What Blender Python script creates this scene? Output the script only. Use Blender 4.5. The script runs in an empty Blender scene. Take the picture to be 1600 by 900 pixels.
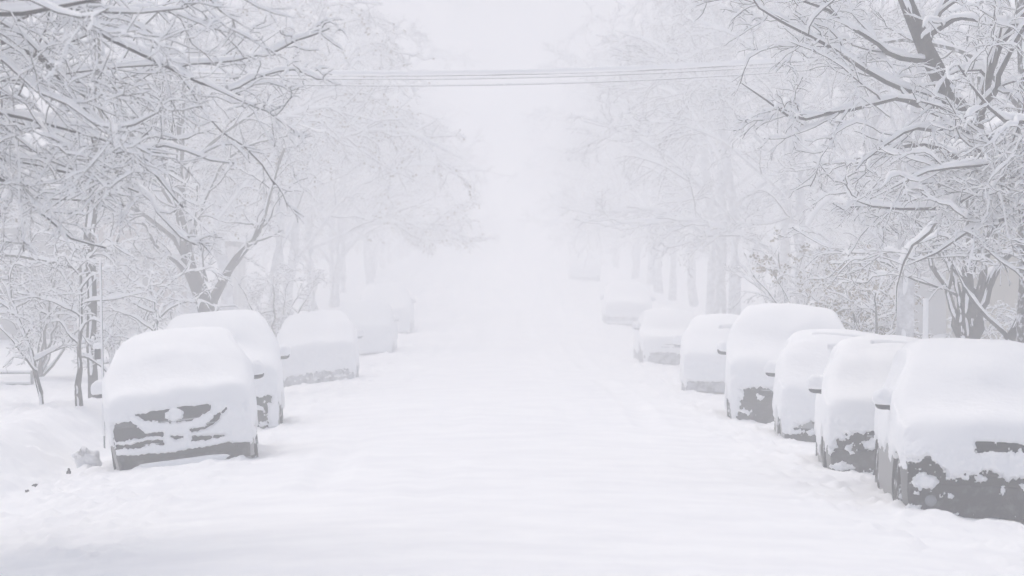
import bpy, math
import numpy as np
from mathutils import Vector

R = math.radians
sc = bpy.context.scene
COL = sc.collection

# ------------------------------------------------------------------ camera
KD = 1.486                                            # all depths below are given in units of 1/KD metres
F_PX, VX, VY, CAM_Z = 3700.0 * KD, 790.0, 450.0, 2.0      # focal length in pixels of the 1600 px frame
cam_d = bpy.data.cameras.new("camera")
cam_d.sensor_width = 36.0
cam_d.lens = 36.0 * F_PX / 1600.0
cam_d.clip_start, cam_d.clip_end = 0.1, 3000
cam_d.dof.use_dof = True
cam_d.dof.focus_distance = 31.0 * KD
cam_d.dof.aperture_fstop = 4.0
cam = bpy.data.objects.new("camera", cam_d)
COL.objects.link(cam)
cam.location = (0, 0, CAM_Z)
cam.rotation_euler = (R(90), 0, -math.atan(10 / F_PX))
sc.camera = cam

# ------------------------------------------------------------------ world, sun, exposure
SUN_EL, SUN_ROT = R(64), R(-25)
w = bpy.data.worlds.new("World"); sc.world = w; w.use_nodes = True
nt = w.node_tree; nt.nodes.clear()
sky = nt.nodes.new("ShaderNodeTexSky"); sky.sky_type = 'NISHITA'; sky.sun_disc = False
sky.sun_elevation = SUN_EL; sky.sun_rotation = SUN_ROT
sky.air_density = 1.0; sky.dust_density = 6.0; sky.ozone_density = 1.0
hs = nt.nodes.new("ShaderNodeHueSaturation"); hs.inputs['Saturation'].default_value = 1.0
bg = nt.nodes.new("ShaderNodeBackground"); bg.inputs[1].default_value = 0.15
ow = nt.nodes.new("ShaderNodeOutputWorld")
nt.links.new(sky.outputs[0], hs.inputs['Color']); nt.links.new(hs.outputs[0], bg.inputs[0]); nt.links.new(bg.outputs[0], ow.inputs[0])
sl = bpy.data.lights.new("sun", 'SUN'); sl.energy = 1.2; sl.angle = R(60); sl.color = (0.945, 1.0, 0.99)
so = bpy.data.objects.new("sun", sl); COL.objects.link(so)
sdir = Vector((math.sin(SUN_ROT) * math.cos(SUN_EL), math.cos(SUN_ROT) * math.cos(SUN_EL), math.sin(SUN_EL)))
so.rotation_euler = sdir.to_track_quat('Z', 'Y').to_euler()
vs = sc.view_settings
vs.view_transform = 'Standard'; vs.look = 'None'; vs.gamma = 1; vs.use_curve_mapping = False
vs.exposure = -0.31
HAZE_DENSITY = 0.0098

sc.render.engine = 'CYCLES'
cy = sc.cycles
cy.max_bounces = 20; cy.diffuse_bounces = 8; cy.glossy_bounces = 2; cy.transmission_bounces = 2
cy.volume_bounces = 12; cy.transparent_max_bounces = 4
cy.use_denoising = True
try: cy.denoiser = 'OPENIMAGEDENOISE'
except Exception: pass
cy.use_adaptive_sampling = True; cy.adaptive_threshold = 0.01
cy.caustics_reflective = False; cy.caustics_refractive = False

# ------------------------------------------------------------------ materials
def mat(name, col, rough=0.6, metal=0.0, bump=0.0, bscale=20.0, col2=None, cscale=6.0, lo=0.45, hi=0.6, detail=4.0, spec=0.5):
    m = bpy.data.materials.new(name); m.use_nodes = True
    t = m.node_tree; b = t.nodes['Principled BSDF']
    b.inputs['Base Color'].default_value = (*col, 1); b.inputs['Roughness'].default_value = rough
    b.inputs['Metallic'].default_value = metal
    b.inputs['Specular IOR Level'].default_value = spec
    tc = t.nodes.new("ShaderNodeTexCoord")
    if col2 is not None:
        n = t.nodes.new("ShaderNodeTexNoise"); n.inputs['Scale'].default_value = cscale; n.inputs['Detail'].default_value = detail
        n.inputs['Roughness'].default_value = 0.65
        r = t.nodes.new("ShaderNodeValToRGB")
        r.color_ramp.elements[0].position = lo; r.color_ramp.elements[1].position = hi
        r.color_ramp.elements[0].color = (*col, 1); r.color_ramp.elements[1].color = (*col2, 1)
        t.links.new(tc.outputs['Object'], n.inputs['Vector']); t.links.new(n.outputs[0], r.inputs[0])
        t.links.new(r.outputs[0], b.inputs['Base Color'])
    if bump > 0:
        n = t.nodes.new("ShaderNodeTexNoise"); n.inputs['Scale'].default_value = bscale; n.inputs['Detail'].default_value = 5
        bp = t.nodes.new("ShaderNodeBump"); bp.inputs['Strength'].default_value = bump; bp.inputs['Distance'].default_value = 0.02
        t.links.new(tc.outputs['Object'], n.inputs['Vector']); t.links.new(n.outputs[0], bp.inputs['Height'])
        t.links.new(bp.outputs[0], b.inputs['Normal'])
    return m
SNOWC = (0.89, 0.90, 0.915)
M = {
 'snow': mat('snow', SNOWC, 0.85, bump=0.35, bscale=14, spec=0.2),
 'snow_twig': mat('snow_on_twigs', SNOWC, 0.9, spec=0.1),
 'snow_ground': mat('snow_ground', SNOWC, 0.85, bump=0.25, bscale=6, col2=(0.80, 0.81, 0.84), cscale=0.9, lo=.35, hi=.75, spec=0.2),
 'bark_plaster_haze': mat('snow_and_haze_paled_bark', (0.46, 0.46, 0.47), 0.9, bump=0.6, bscale=25, col2=(0.80, 0.81, 0.83), cscale=9, lo=.25, hi=.65, detail=7, spec=0.2),  # snow plaster, plus distance haze painted into the colour of far trunks
 'bark': mat('bark', (0.028, 0.026, 0.027), 0.9, bump=0.6, bscale=25, col2=(0.09, 0.083, 0.08), cscale=9, lo=.35, hi=.7, spec=0.2),
 'bark_frost': mat('frosted_bark', (0.07, 0.066, 0.066), 0.9, bump=0.6, bscale=25, col2=(0.62, 0.63, 0.66), cscale=11, lo=.5, hi=.62, spec=0.2),
 'twig': mat('twig_bark', (0.085, 0.078, 0.078), 0.9, spec=0.2),
 'dry_leaf': mat('dry_leaf', (0.27, 0.215, 0.14), 0.8, col2=(0.19, 0.155, 0.10), cscale=3, spec=0.2),
 'evergreen': mat('evergreen_needles', (0.045, 0.07, 0.04), 0.8, col2=(0.09, 0.10, 0.05), cscale=3, spec=0.2),
 'plastic': mat('black_bumper_plastic', (0.007, 0.007, 0.009), 0.6, bump=0.2, bscale=40, col2=(0.10, 0.10, 0.11), cscale=9, lo=.50, hi=.72, detail=8),
 'grille': mat('grille_black', (0.006, 0.006, 0.008), 0.45),
 'glass': mat('dark_car_glass', (0.012, 0.014, 0.016), 0.08),
 'lamp': mat('headlight_lens', (0.07, 0.072, 0.08), 0.12),
 'fog': mat('foglight_lens', (0.22, 0.23, 0.25), 0.15),
 'tyre': mat('tyre_rubber', (0.012, 0.012, 0.013), 0.9, bump=.4, bscale=30, col2=(0.70, 0.71, 0.73), cscale=7, lo=.52, hi=.60, spec=.2),
 'rim': mat('wheel_rim', (0.18, 0.18, 0.19), 0.45, metal=.6, col2=(0.75, 0.76, 0.78), cscale=8, lo=.45, hi=.55),
 'haze_crust': mat('haze_paled_snow_crust', (0.50, 0.51, 0.53), 0.8, bump=.3, bscale=18, col2=(0.22, 0.225, 0.235), cscale=6, lo=.45, hi=.68, detail=6, spec=.2),  # snow-dusted far cars, lightened further so the colour imitates thicker haze
 'haze_crust_light': mat('haze_paled_thick_crust', (0.66, 0.67, 0.69), 0.85, bump=.3, bscale=18, col2=(0.42, 0.43, 0.45), cscale=6, lo=.45, hi=.68, detail=6, spec=.2),  # lighter still, haze painted in for the furthest cars
 'twig_haze': mat('haze_paled_twigs', (0.30, 0.295, 0.30), 0.9, spec=.2),  # twig bark paled to stand for the haze in front of further trees
 'chrome': mat('badge_metal', (0.4, 0.4, 0.42), 0.25, metal=.9),
 'cable': mat('cable_rubber', (0.02, 0.02, 0.022), 0.6),
 'pole_wood': mat('pole_wood', (0.09, 0.075, 0.06), 0.85, bump=.4, bscale=20),
 'galv': mat('galvanised_steel', (0.22, 0.23, 0.24), 0.5, metal=.5),
 'box_dark': mat('dark_painted_steel', (0.03, 0.032, 0.036), 0.5),
 'stone': mat('dark_stone', (0.035, 0.033, 0.032), 0.9, bump=.5, bscale=30),
 'grey_ice': mat('grey_ice', (0.22, 0.22, 0.23), 0.7, bump=.5, bscale=12, col2=(0.78, 0.79, 0.81), cscale=4, lo=.38, hi=.5),  # grey mottled with near-white patches
 'sid_beige': mat('beige_siding', (0.34, 0.31, 0.24), 0.8), 'sid_grey': mat('grey_siding', (0.26, 0.27, 0.28), 0.8),
 'brick': mat('brick_wall', (0.20, 0.12, 0.09), 0.9, col2=(0.15, 0.085, 0.065), cscale=12), 'trim': mat('white_trim', (0.75, 0.75, 0.74), 0.6),
 'win': mat('house_window_glass', (0.03, 0.035, 0.04), 0.1), 'shingle': mat('roof_shingle', (0.06, 0.06, 0.065), 0.9),
 'door_red': mat('painted_door', (0.14, 0.05, 0.04), 0.5),
}
def paint(name, c): return mat('car_paint_' + name, c, 0.3, metal=.2)
PAINT = {'graphite': paint('graphite', (.03, .031, .036)), 'black': paint('black', (.008, .008, .009)), 'green': paint('dark_green', (.018, .032, .030)),
         'silver': paint('silver', (.30, .31, .32)), 'grey': paint('grey', (.09, .092, .10)), 'beige': paint('beige', (.32, .30, .25)), 'blue': paint('blue', (.04, .055, .10)), 'white': paint('white', (.7, .7, .7))}

# ------------------------------------------------------------------ noise
def _h(ix, iy, iz, seed):
    n = (ix * 374761393 + iy * 668265263 + iz * 1274126177 + seed * 974634777) & 0xffffffff
    n = ((n ^ (n >> 13)) * 1274126177) & 0xffffffff
    n = (n ^ (n >> 16)) & 0xffffffff
    return n / 4294967295.0
def noise(x, y, z=0.0, seed=0):
    x, y, z = np.broadcast_arrays(np.asarray(x, float), np.asarray(y, float), np.asarray(z, float))
    ix, iy, iz = np.floor(x).astype(np.int64), np.floor(y).astype(np.int64), np.floor(z).astype(np.int64)
    fx, fy, fz = x - ix, y - iy, z - iz
    u, v, s = fx * fx * (3 - 2 * fx), fy * fy * (3 - 2 * fy), fz * fz * (3 - 2 * fz)
    L = lambda a, b, t: a + (b - a) * t
    g = lambda a, b, c: _h(ix + a, iy + b, iz + c, seed)
    return L(L(L(g(0,0,0), g(1,0,0), u), L(g(0,1,0), g(1,1,0), u), v), L(L(g(0,0,1), g(1,0,1), u), L(g(0,1,1), g(1,1,1), u), v), s)
def fbm(x, y, z=0.0, seed=0, o=4):
    a, t, f, tot = 1.0, 0.0, 1.0, 0.0
    for k in range(o):
        t = t + a * noise(np.asarray(x) * f, np.asarray(y) * f, np.asarray(z) * f, seed + k * 17); tot += a; a *= .5; f *= 2.03
    return t / tot
def sstep(a, b, x):
    t = np.clip((x - a) / (b - a), 0, 1); return t * t * (3 - 2 * t)

# ------------------------------------------------------------------ terrain
def rise(y):
    y = np.asarray(y, float) / KD
    a = np.where(y < 58, 0, np.where(y < 90, .042 * (np.clip(y, 58, 90) - 58) ** 2 / 64.0, .672 + .042 * (y - 90)))
    cap = .672 + .042 * 220 + .042 * 60 * (1 - np.exp(-np.clip(y - 310, 0, None) / 60.0))
    return np.where(y > 310, cap, a)
def road_z(x, y):
    x = np.asarray(x, float)
    return -0.0125 * np.minimum(np.abs(x), 5.7) ** 2 + rise(y)
def ground_z(x, y, detail=True):
    x, y = np.broadcast_arrays(np.asarray(x, float), np.asarray(y, float))
    ax = np.abs(x)
    z = road_z(x, y)
    if detail:
        lane = sstep(3.2, 1.2, ax)
        y = y / KD
        z = z + .035 * (fbm(x * .35, y * .10, 0, 3, 3) - .5)
        z = z + (.014 + .09 * sstep(2.4, 4.0, ax)) * (fbm(x * 1.7, y * .40, 0, 5, 4) - .5)
        z = z + (.010 + .065 * sstep(2.5, 3.4, ax)) * np.clip(fbm(x * 5.5, y * 3.2, 0, 9, 3) - .52, 0, 1) * 3
        for xc, wd, dp, sd in ((-2.05, .17, .042, 1), (-.75, .16, .022, 2), (.95, .16, .024, 7), (2.15, .22, .042, 8)):
            xx = xc + .35 * (fbm(y * .045, sd * 7.3, 0, sd, 2) - .5) * 2
            brk = sstep(.42, .6, fbm(y * .16, sd * 3.1, 0, sd + 40, 2))
            z = z - dp * brk * np.exp(-((x - xx) / wd) ** 2) + .5 * dp * brk * np.exp(-((np.abs(x - xx) - .3) / .12) ** 2)
    k = sstep(5.45, 6.6, ax)
    y = y / KD if not detail else y
    v = .44 + .18 * (fbm(x * .5, y * .35, 0, 12, 3) - .35)
    v = v + .12 * np.exp(-((ax - 6.6) / .55) ** 2) * (.4 + fbm(x, y * .5, 0, 15, 2)) + .012 * np.clip(ax - 7, 0, 40)
    return z + k * v

def obj(name, verts, faces, material, parent=None, smooth=True, quads=True):
    me = bpy.data.meshes.new(name)
    verts = np.ascontiguousarray(verts, dtype=np.float32).reshape(-1, 3)
    if isinstance(faces, np.ndarray):
        n, k = faces.shape
        me.vertices.add(len(verts)); me.vertices.foreach_set('co', verts.ravel())
        me.loops.add(n * k); me.loops.foreach_set('vertex_index', faces.astype(np.int32).ravel())
        me.polygons.add(n); me.polygons.foreach_set('loop_start', np.arange(0, n * k, k, dtype=np.int32))
        me.polygons.foreach_set('loop_total', np.full(n, k, dtype=np.int32))
        me.update(calc_edges=True)
    else:
        me.from_pydata([tuple(map(float, v)) for v in verts], [], faces); me.update()
    if smooth: me.polygons.foreach_set('use_smooth', np.ones(len(me.polygons), bool))
    me.materials.append(material)
    o = bpy.data.objects.new(name, me); COL.objects.link(o)
    if parent is not None: o.parent = parent
    return o
def empty(name, loc=(0, 0, 0), rot=(0, 0, 0)):
    o = bpy.data.objects.new(name, None); COL.objects.link(o); o.location = loc; o.rotation_euler = rot; o.empty_display_size = .2
    return o
def tag(o, label=None, cat=None, group=None, kind=None):
    if label: o['label'] = label
    if cat: o['category'] = cat
    if group: o['group'] = group
    if kind: o['kind'] = kind
    return o
def grid_faces(n, m, off=0):
    i = np.arange(n - 1)[:, None] * m + np.arange(m - 1)[None, :]
    i = i.ravel() + off
    return np.stack([i, i + 1, i + m + 1, i + m], 1)
def gridmesh(name, X, Y, Z, material, parent=None):
    n, m = X.shape
    return obj(name, np.stack([X, Y, Z], -1).reshape(-1, 3), grid_faces(n, m), material, parent)

ys = np.concatenate([np.linspace(-40, 14, 30)[:-1], 14 * (120 / 14) ** np.linspace(0, 1, 620)[:-1], np.linspace(120, 560, 150)]) * KD
xr = np.linspace(-5.6, 5.6, 270)
Y, X = np.meshgrid(ys, xr, indexing='ij')
tag(gridmesh('road', X, Y, ground_z(X, Y), M['snow_ground']), kind='structure')
for sgn in (-1, 1):
    xs = np.concatenate([np.linspace(5.6, 8.5, 60)[:-1], 8.5 + (140 - 8.5) * np.linspace(0, 1, 90) ** 2.2]) * sgn
    if sgn < 0: xs = xs[::-1]
    yy = ys[::2] if ys[::2][-1] == ys[-1] else np.append(ys[::2], ys[-1])
    # share the edge heights of the road sheet
    Y, X = np.meshgrid(ys, xs, indexing='ij')
    tag(gridmesh('ground', X, Y, ground_z(X, Y), M['snow_ground']), kind='structure')

def PX(px, py, d):      # a point at depth d that the 1600x900 photo shows at (px, py)
    d = d * KD
    return (np.asarray(px) - VX) / F_PX * d, d, CAM_Z - (np.asarray(py) - VY) / F_PX * d

# ------------------------------------------------------------------ cars
PROF = {
 'suv':   [(0,.18),(.012,.32),(.02,.5),(.03,.72),(.055,.86),(.12,.955),(.35,1.02),(1.05,1.09),(1.22,1.13),(1.60,1.36),(1.98,1.58),(2.25,1.65),(3.0,1.68),(3.8,1.65),(4.15,1.57),(4.38,1.25),(4.50,1.02),(4.57,.85),(4.60,.6),(4.63,.4),(4.65,.18)],
 'bigsuv':[(0,.18),(.012,.35),(.02,.6),(.035,.8),(.07,.95),(.18,1.05),(.45,1.11),(1.15,1.18),(1.30,1.23),(1.66,1.50),(2.0,1.72),(2.3,1.80),(3.0,1.83),(4.1,1.80),(4.5,1.73),(4.66,1.35),(4.75,1.1),(4.80,.9),(4.83,.6),(4.86,.4),(4.88,.18)],
 'hatch': [(0,.18),(.012,.30),(.02,.45),(.04,.60),(.09,.73),(.2,.82),(.45,.90),(.90,.98),(1.06,1.03),(1.5,1.27),(1.92,1.46),(2.2,1.51),(2.8,1.52),(3.4,1.48),(3.75,1.38),(4.0,1.08),(4.10,.92),(4.14,.75),(4.17,.5),(4.19,.35),(4.2,.18)],
 'sedan': [(0,.18),(.012,.28),(.02,.42),(.05,.56),(.11,.67),(.24,.75),(.55,.82),(1.15,.92),(1.32,.97),(1.8,1.22),(2.2,1.40),(2.5,1.445),(3.0,1.44),(3.4,1.36),(3.95,1.08),(4.2,.99),(4.6,.95),(4.68,.8),(4.71,.55),(4.74,.35),(4.76,.18)],
}
HALFW = {'suv': .925, 'bigsuv': .96, 'hatch': .88, 'sedan': .90}
BELT = {'suv': 1.02, 'bigsuv': 1.12, 'hatch': .93, 'sedan': .88}
WHEEL = {'suv': .355, 'bigsuv': .37, 'hatch': .31, 'sedan': .32}

def poly_sd(px, pz, poly):
    """signed distance, negative inside"""
    d = np.full(px.shape, 1e9); inside = np.zeros(px.shape, bool)
    n = len(poly)
    for i in range(n):
        x1, z1 = poly[i]; x2, z2 = poly[(i + 1) % n]
        ex, ez = x2 - x1, z2 - z1
        t = np.clip(((px - x1) * ex + (pz - z1) * ez) / (ex * ex + ez * ez + 1e-12), 0, 1)
        d = np.minimum(d, np.hypot(px - x1 - t * ex, pz - z1 - t * ez))
        c = ((z1 > pz) != (z2 > pz)) & (px < (x2 - x1) * (pz - z1) / (z2 - z1 + 1e-12) + x1)
        inside ^= c
    return np.where(inside, -d, d)

class Shell:
    """body surface: rows run along the profile from front bottom over the roof to rear bottom, columns from one sill over the top to the other"""
    def __init__(s, kind, res=1.0):
        s.kind = kind
        P = np.array(PROF[kind], float)
        seg = np.hypot(*np.diff(P, axis=0).T); a = np.concatenate([[0], np.cumsum(seg)])
        fine = np.linspace(0, a[-1], 1400)
        y = np.interp(fine, a, P[:, 0]); z = np.interp(fine, a, P[:, 1])
        k = np.exp(-np.linspace(-2, 2, 41) ** 2); k /= k.sum()
        yp = np.pad(y, 20, mode='reflect', reflect_type='odd'); zp = np.pad(z, 20, mode='reflect', reflect_type='odd')
        y, z = np.convolve(yp, k, 'valid'), np.convolve(zp, k, 'valid')
        s.L = P[-1, 0]; s.af, s.yf, s.zf = fine, y, z
        nose = np.interp(.25, y, fine); tail = np.interp(s.L - .15, y, fine)
        s.a_nose, s.a_tail = nose, tail
        n1, n2, n3 = int(78 * res), int((175 if res > .85 else 120) * res), int(26 * res)
        s.a = np.concatenate([np.linspace(0, nose, n1)[:-1], np.linspace(nose, tail, n2)[:-1], np.linspace(tail, fine[-1], n3)])
        nt_, ns_ = int(150 * res) | 1, int(44 * res)
        s.ut = np.linspace(-1, 1, nt_); s.ns = ns_
        s.base = s.surface(s.a)
    def W(s, z, y):
        W0, b = HALFW[s.kind], BELT[s.kind]
        w_ = W0 * (1 - .03 * sstep(.45, .18, z)) - .36 * np.clip(z - b, 0, None) - .02 * sstep(b - .08, b + .05, z)
        w_ = w_ * (1 - .09 * np.clip(1 - y / .75, 0, 1) ** 2) * (1 - .08 * np.clip(1 - (s.L - y) / .7, 0, 1) ** 2)
        return w_
    def bow(s, y, u):
        return .17 * np.abs(u) ** 2.6 * sstep(1.3, 0, y) - .12 * np.abs(u) ** 2.6 * sstep(s.L - 1.0, s.L, y) + .10 * u * u * np.exp(-((y - 1.5) / .55) ** 2)
    def top(s, a, u):
        y = np.interp(a, s.af, s.yf); z = np.interp(a, s.af, s.zf)
        zz = z - (.05 * np.abs(u) ** 2 + .05 * np.abs(u) ** 9) * sstep(.75, 1.0, z)
        w_ = s.W(zz, y)
        return w_ * u, y + s.bow(y, u), zz
    def side(s, a, v, sg):
        """v 0 at the roof/hood edge, 1 at the sill"""
        x0, y0, z0 = s.top(a, np.ones_like(a) * sg)
        z = z0 + (.18 - z0) * v
        yc = np.interp(a, s.af, s.yf)
        x = s.W(z, yc) * sg
        # wheel arches
        wr = WHEEL[s.kind]
        for yw in (.86 if s.kind != 'hatch' else .78, s.L - .92):
            r = np.hypot(y0 - yw, z - (wr - .02))
            x = x - sg * .17 * sstep(wr + .075, wr + .045, r)
        return x, y0, z
    def surface(s, a):
        A, U = np.meshgrid(a, s.ut, indexing='ij')
        T = np.stack(s.top(A, U), -1)
        v = np.linspace(0, 1, s.ns + 1)[1:]
        A2, V = np.meshgrid(a, v, indexing='ij')
        r = np.stack(s.side(A2, V, 1.0), -1); l = np.stack(s.side(A2, V, -1.0), -1)[:, ::-1]
        return np.concatenate([l, T, r], 1)

def smooth_grid(G, it, mask=None):
    for _ in range(it):
        H = G.copy()
        H[1:-1, 1:-1] = .5 * G[1:-1, 1:-1] + .125 * (G[:-2, 1:-1] + G[2:, 1:-1] + G[1:-1, :-2] + G[1:-1, 2:])
        G = H if mask is None else G + (H - G) * mask
    return G
def grid_normals(P):
    du = np.gradient(P, axis=0); dv = np.gradient(P, axis=1)
    n = np.cross(dv, du)
    l = np.linalg.norm(n, axis=-1, keepdims=True)
    n = n / np.maximum(l, 1e-9) * (l > 1e-7)
    n = smooth_grid(n, 4)
    return n / np.maximum(np.linalg.norm(n, axis=-1, keepdims=True), 1e-9)

def patch(sh, name, a0, a1, u0, u1, off, material, parent, n=14, m=24, shape=None):
    """raised panel that follows the top/front surface; shape(u01) -> (lo, hi) trims its outline"""
    a = np.linspace(a0, a1, n); u = np.linspace(u0, u1, m)
    A, U = np.meshgrid(a, u, indexing='ij')
    if shape is not None:
        lo, hi = shape(np.linspace(0, 1, m))
        A = a0 + (a1 - a0) * (lo[None, :] + (hi - lo)[None, :] * np.linspace(0, 1, n)[:, None])
    P = np.stack(sh.top(A, U), -1); N = grid_normals(P)
    P2 = P + N * off; P1 = P - N * .02
    V = np.concatenate([P2.reshape(-1, 3), P1.reshape(-1, 3)]); k = n * m
    F = [grid_faces(n, m), grid_faces(n, m, k)[:, ::-1]]
    rim = np.concatenate([np.arange(m), np.arange(1, n) * m + m - 1, (n - 1) * m + np.arange(m - 2, -1, -1), np.arange(n - 2, 0, -1) * m])
    r2 = np.roll(rim, -1)
    F.append(np.stack([rim, rim + k, r2 + k, r2], 1))
    V[:, 1] -= sh.L / 2
    return obj(name, V, np.concatenate(F), material, parent)
def side_patch(sh, name, y0, y1, z0f, z1f, sg, off, material, parent, n=22, m=8):
    """panel on the side between heights z0f(y) and z1f(y)"""
    yy = np.linspace(y0, y1, n); tt = np.linspace(0, 1, m)
    Yg, T = np.meshgrid(yy, tt, indexing='ij')
    Z = z0f(Yg) + (z1f(Yg) - z0f(Yg)) * T
    P = np.stack([sg * sh.W(Z, Yg), Yg, Z], -1)
    P2 = P.copy(); P2[..., 0] += sg * off; P1 = P.copy(); P1[..., 0] -= sg * .02
    k = n * m; P_ = np.concatenate([P2.reshape(-1, 3), P1.reshape(-1, 3)])
    F = [grid_faces(n, m), grid_faces(n, m, k)[:, ::-1]]
    rim = np.concatenate([np.arange(m), np.arange(1, n) * m + m - 1, (n - 1) * m + np.arange(m - 2, -1, -1), np.arange(n - 2, 0, -1) * m]); r2 = np.roll(rim, -1)
    F.append(np.stack([rim, rim + k, r2 + k, r2], 1))
    P_[:, 1] -= sh.L / 2
    return obj(name, P_, np.concatenate(F), material, parent)

def ellipsoid(name, c, r, material, parent, n=14, m=20, pw=1.0, jitter=0.0, seed=0, flat=None):
    th = np.linspace(0, math.pi, n); ph = np.linspace(0, 2 * math.pi, m + 1)
    T, Q = np.meshgrid(th, ph, indexing='ij')
    f = lambda v: np.sign(v) * np.abs(v) ** pw
    X, Y, Z = f(np.sin(T)) * f(np.cos(Q)), f(np.sin(T)) * f(np.sin(Q)), f(np.cos(T))
    if jitter:
        k = 1 + jitter * (noise(X * 2.2 + 9, Y * 2.2 + 9, Z * 2.2 + 9, seed) - .5) * 2; X, Y, Z = X * k, Y * k, Z * k
    if flat is not None: Z = np.maximum(Z, flat)
    return gridmesh(name, c[0] + r[0] * X, c[1] + r[1] * Y, c[2] + r[2] * Z, material, parent)
def lathe_x(name, prof, c, material, parent, m=28):
    prof = np.array(prof, float); q = np.linspace(0, 2 * math.pi, m + 1)
    X = c[0] + np.repeat(prof[:, :1], m + 1, 1); Yg = c[1] + prof[:, 1:] * np.cos(q)[None]; Z = c[2] + prof[:, 1:] * np.sin(q)[None]
    return gridmesh(name, X, Yg, Z, material, parent)

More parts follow.
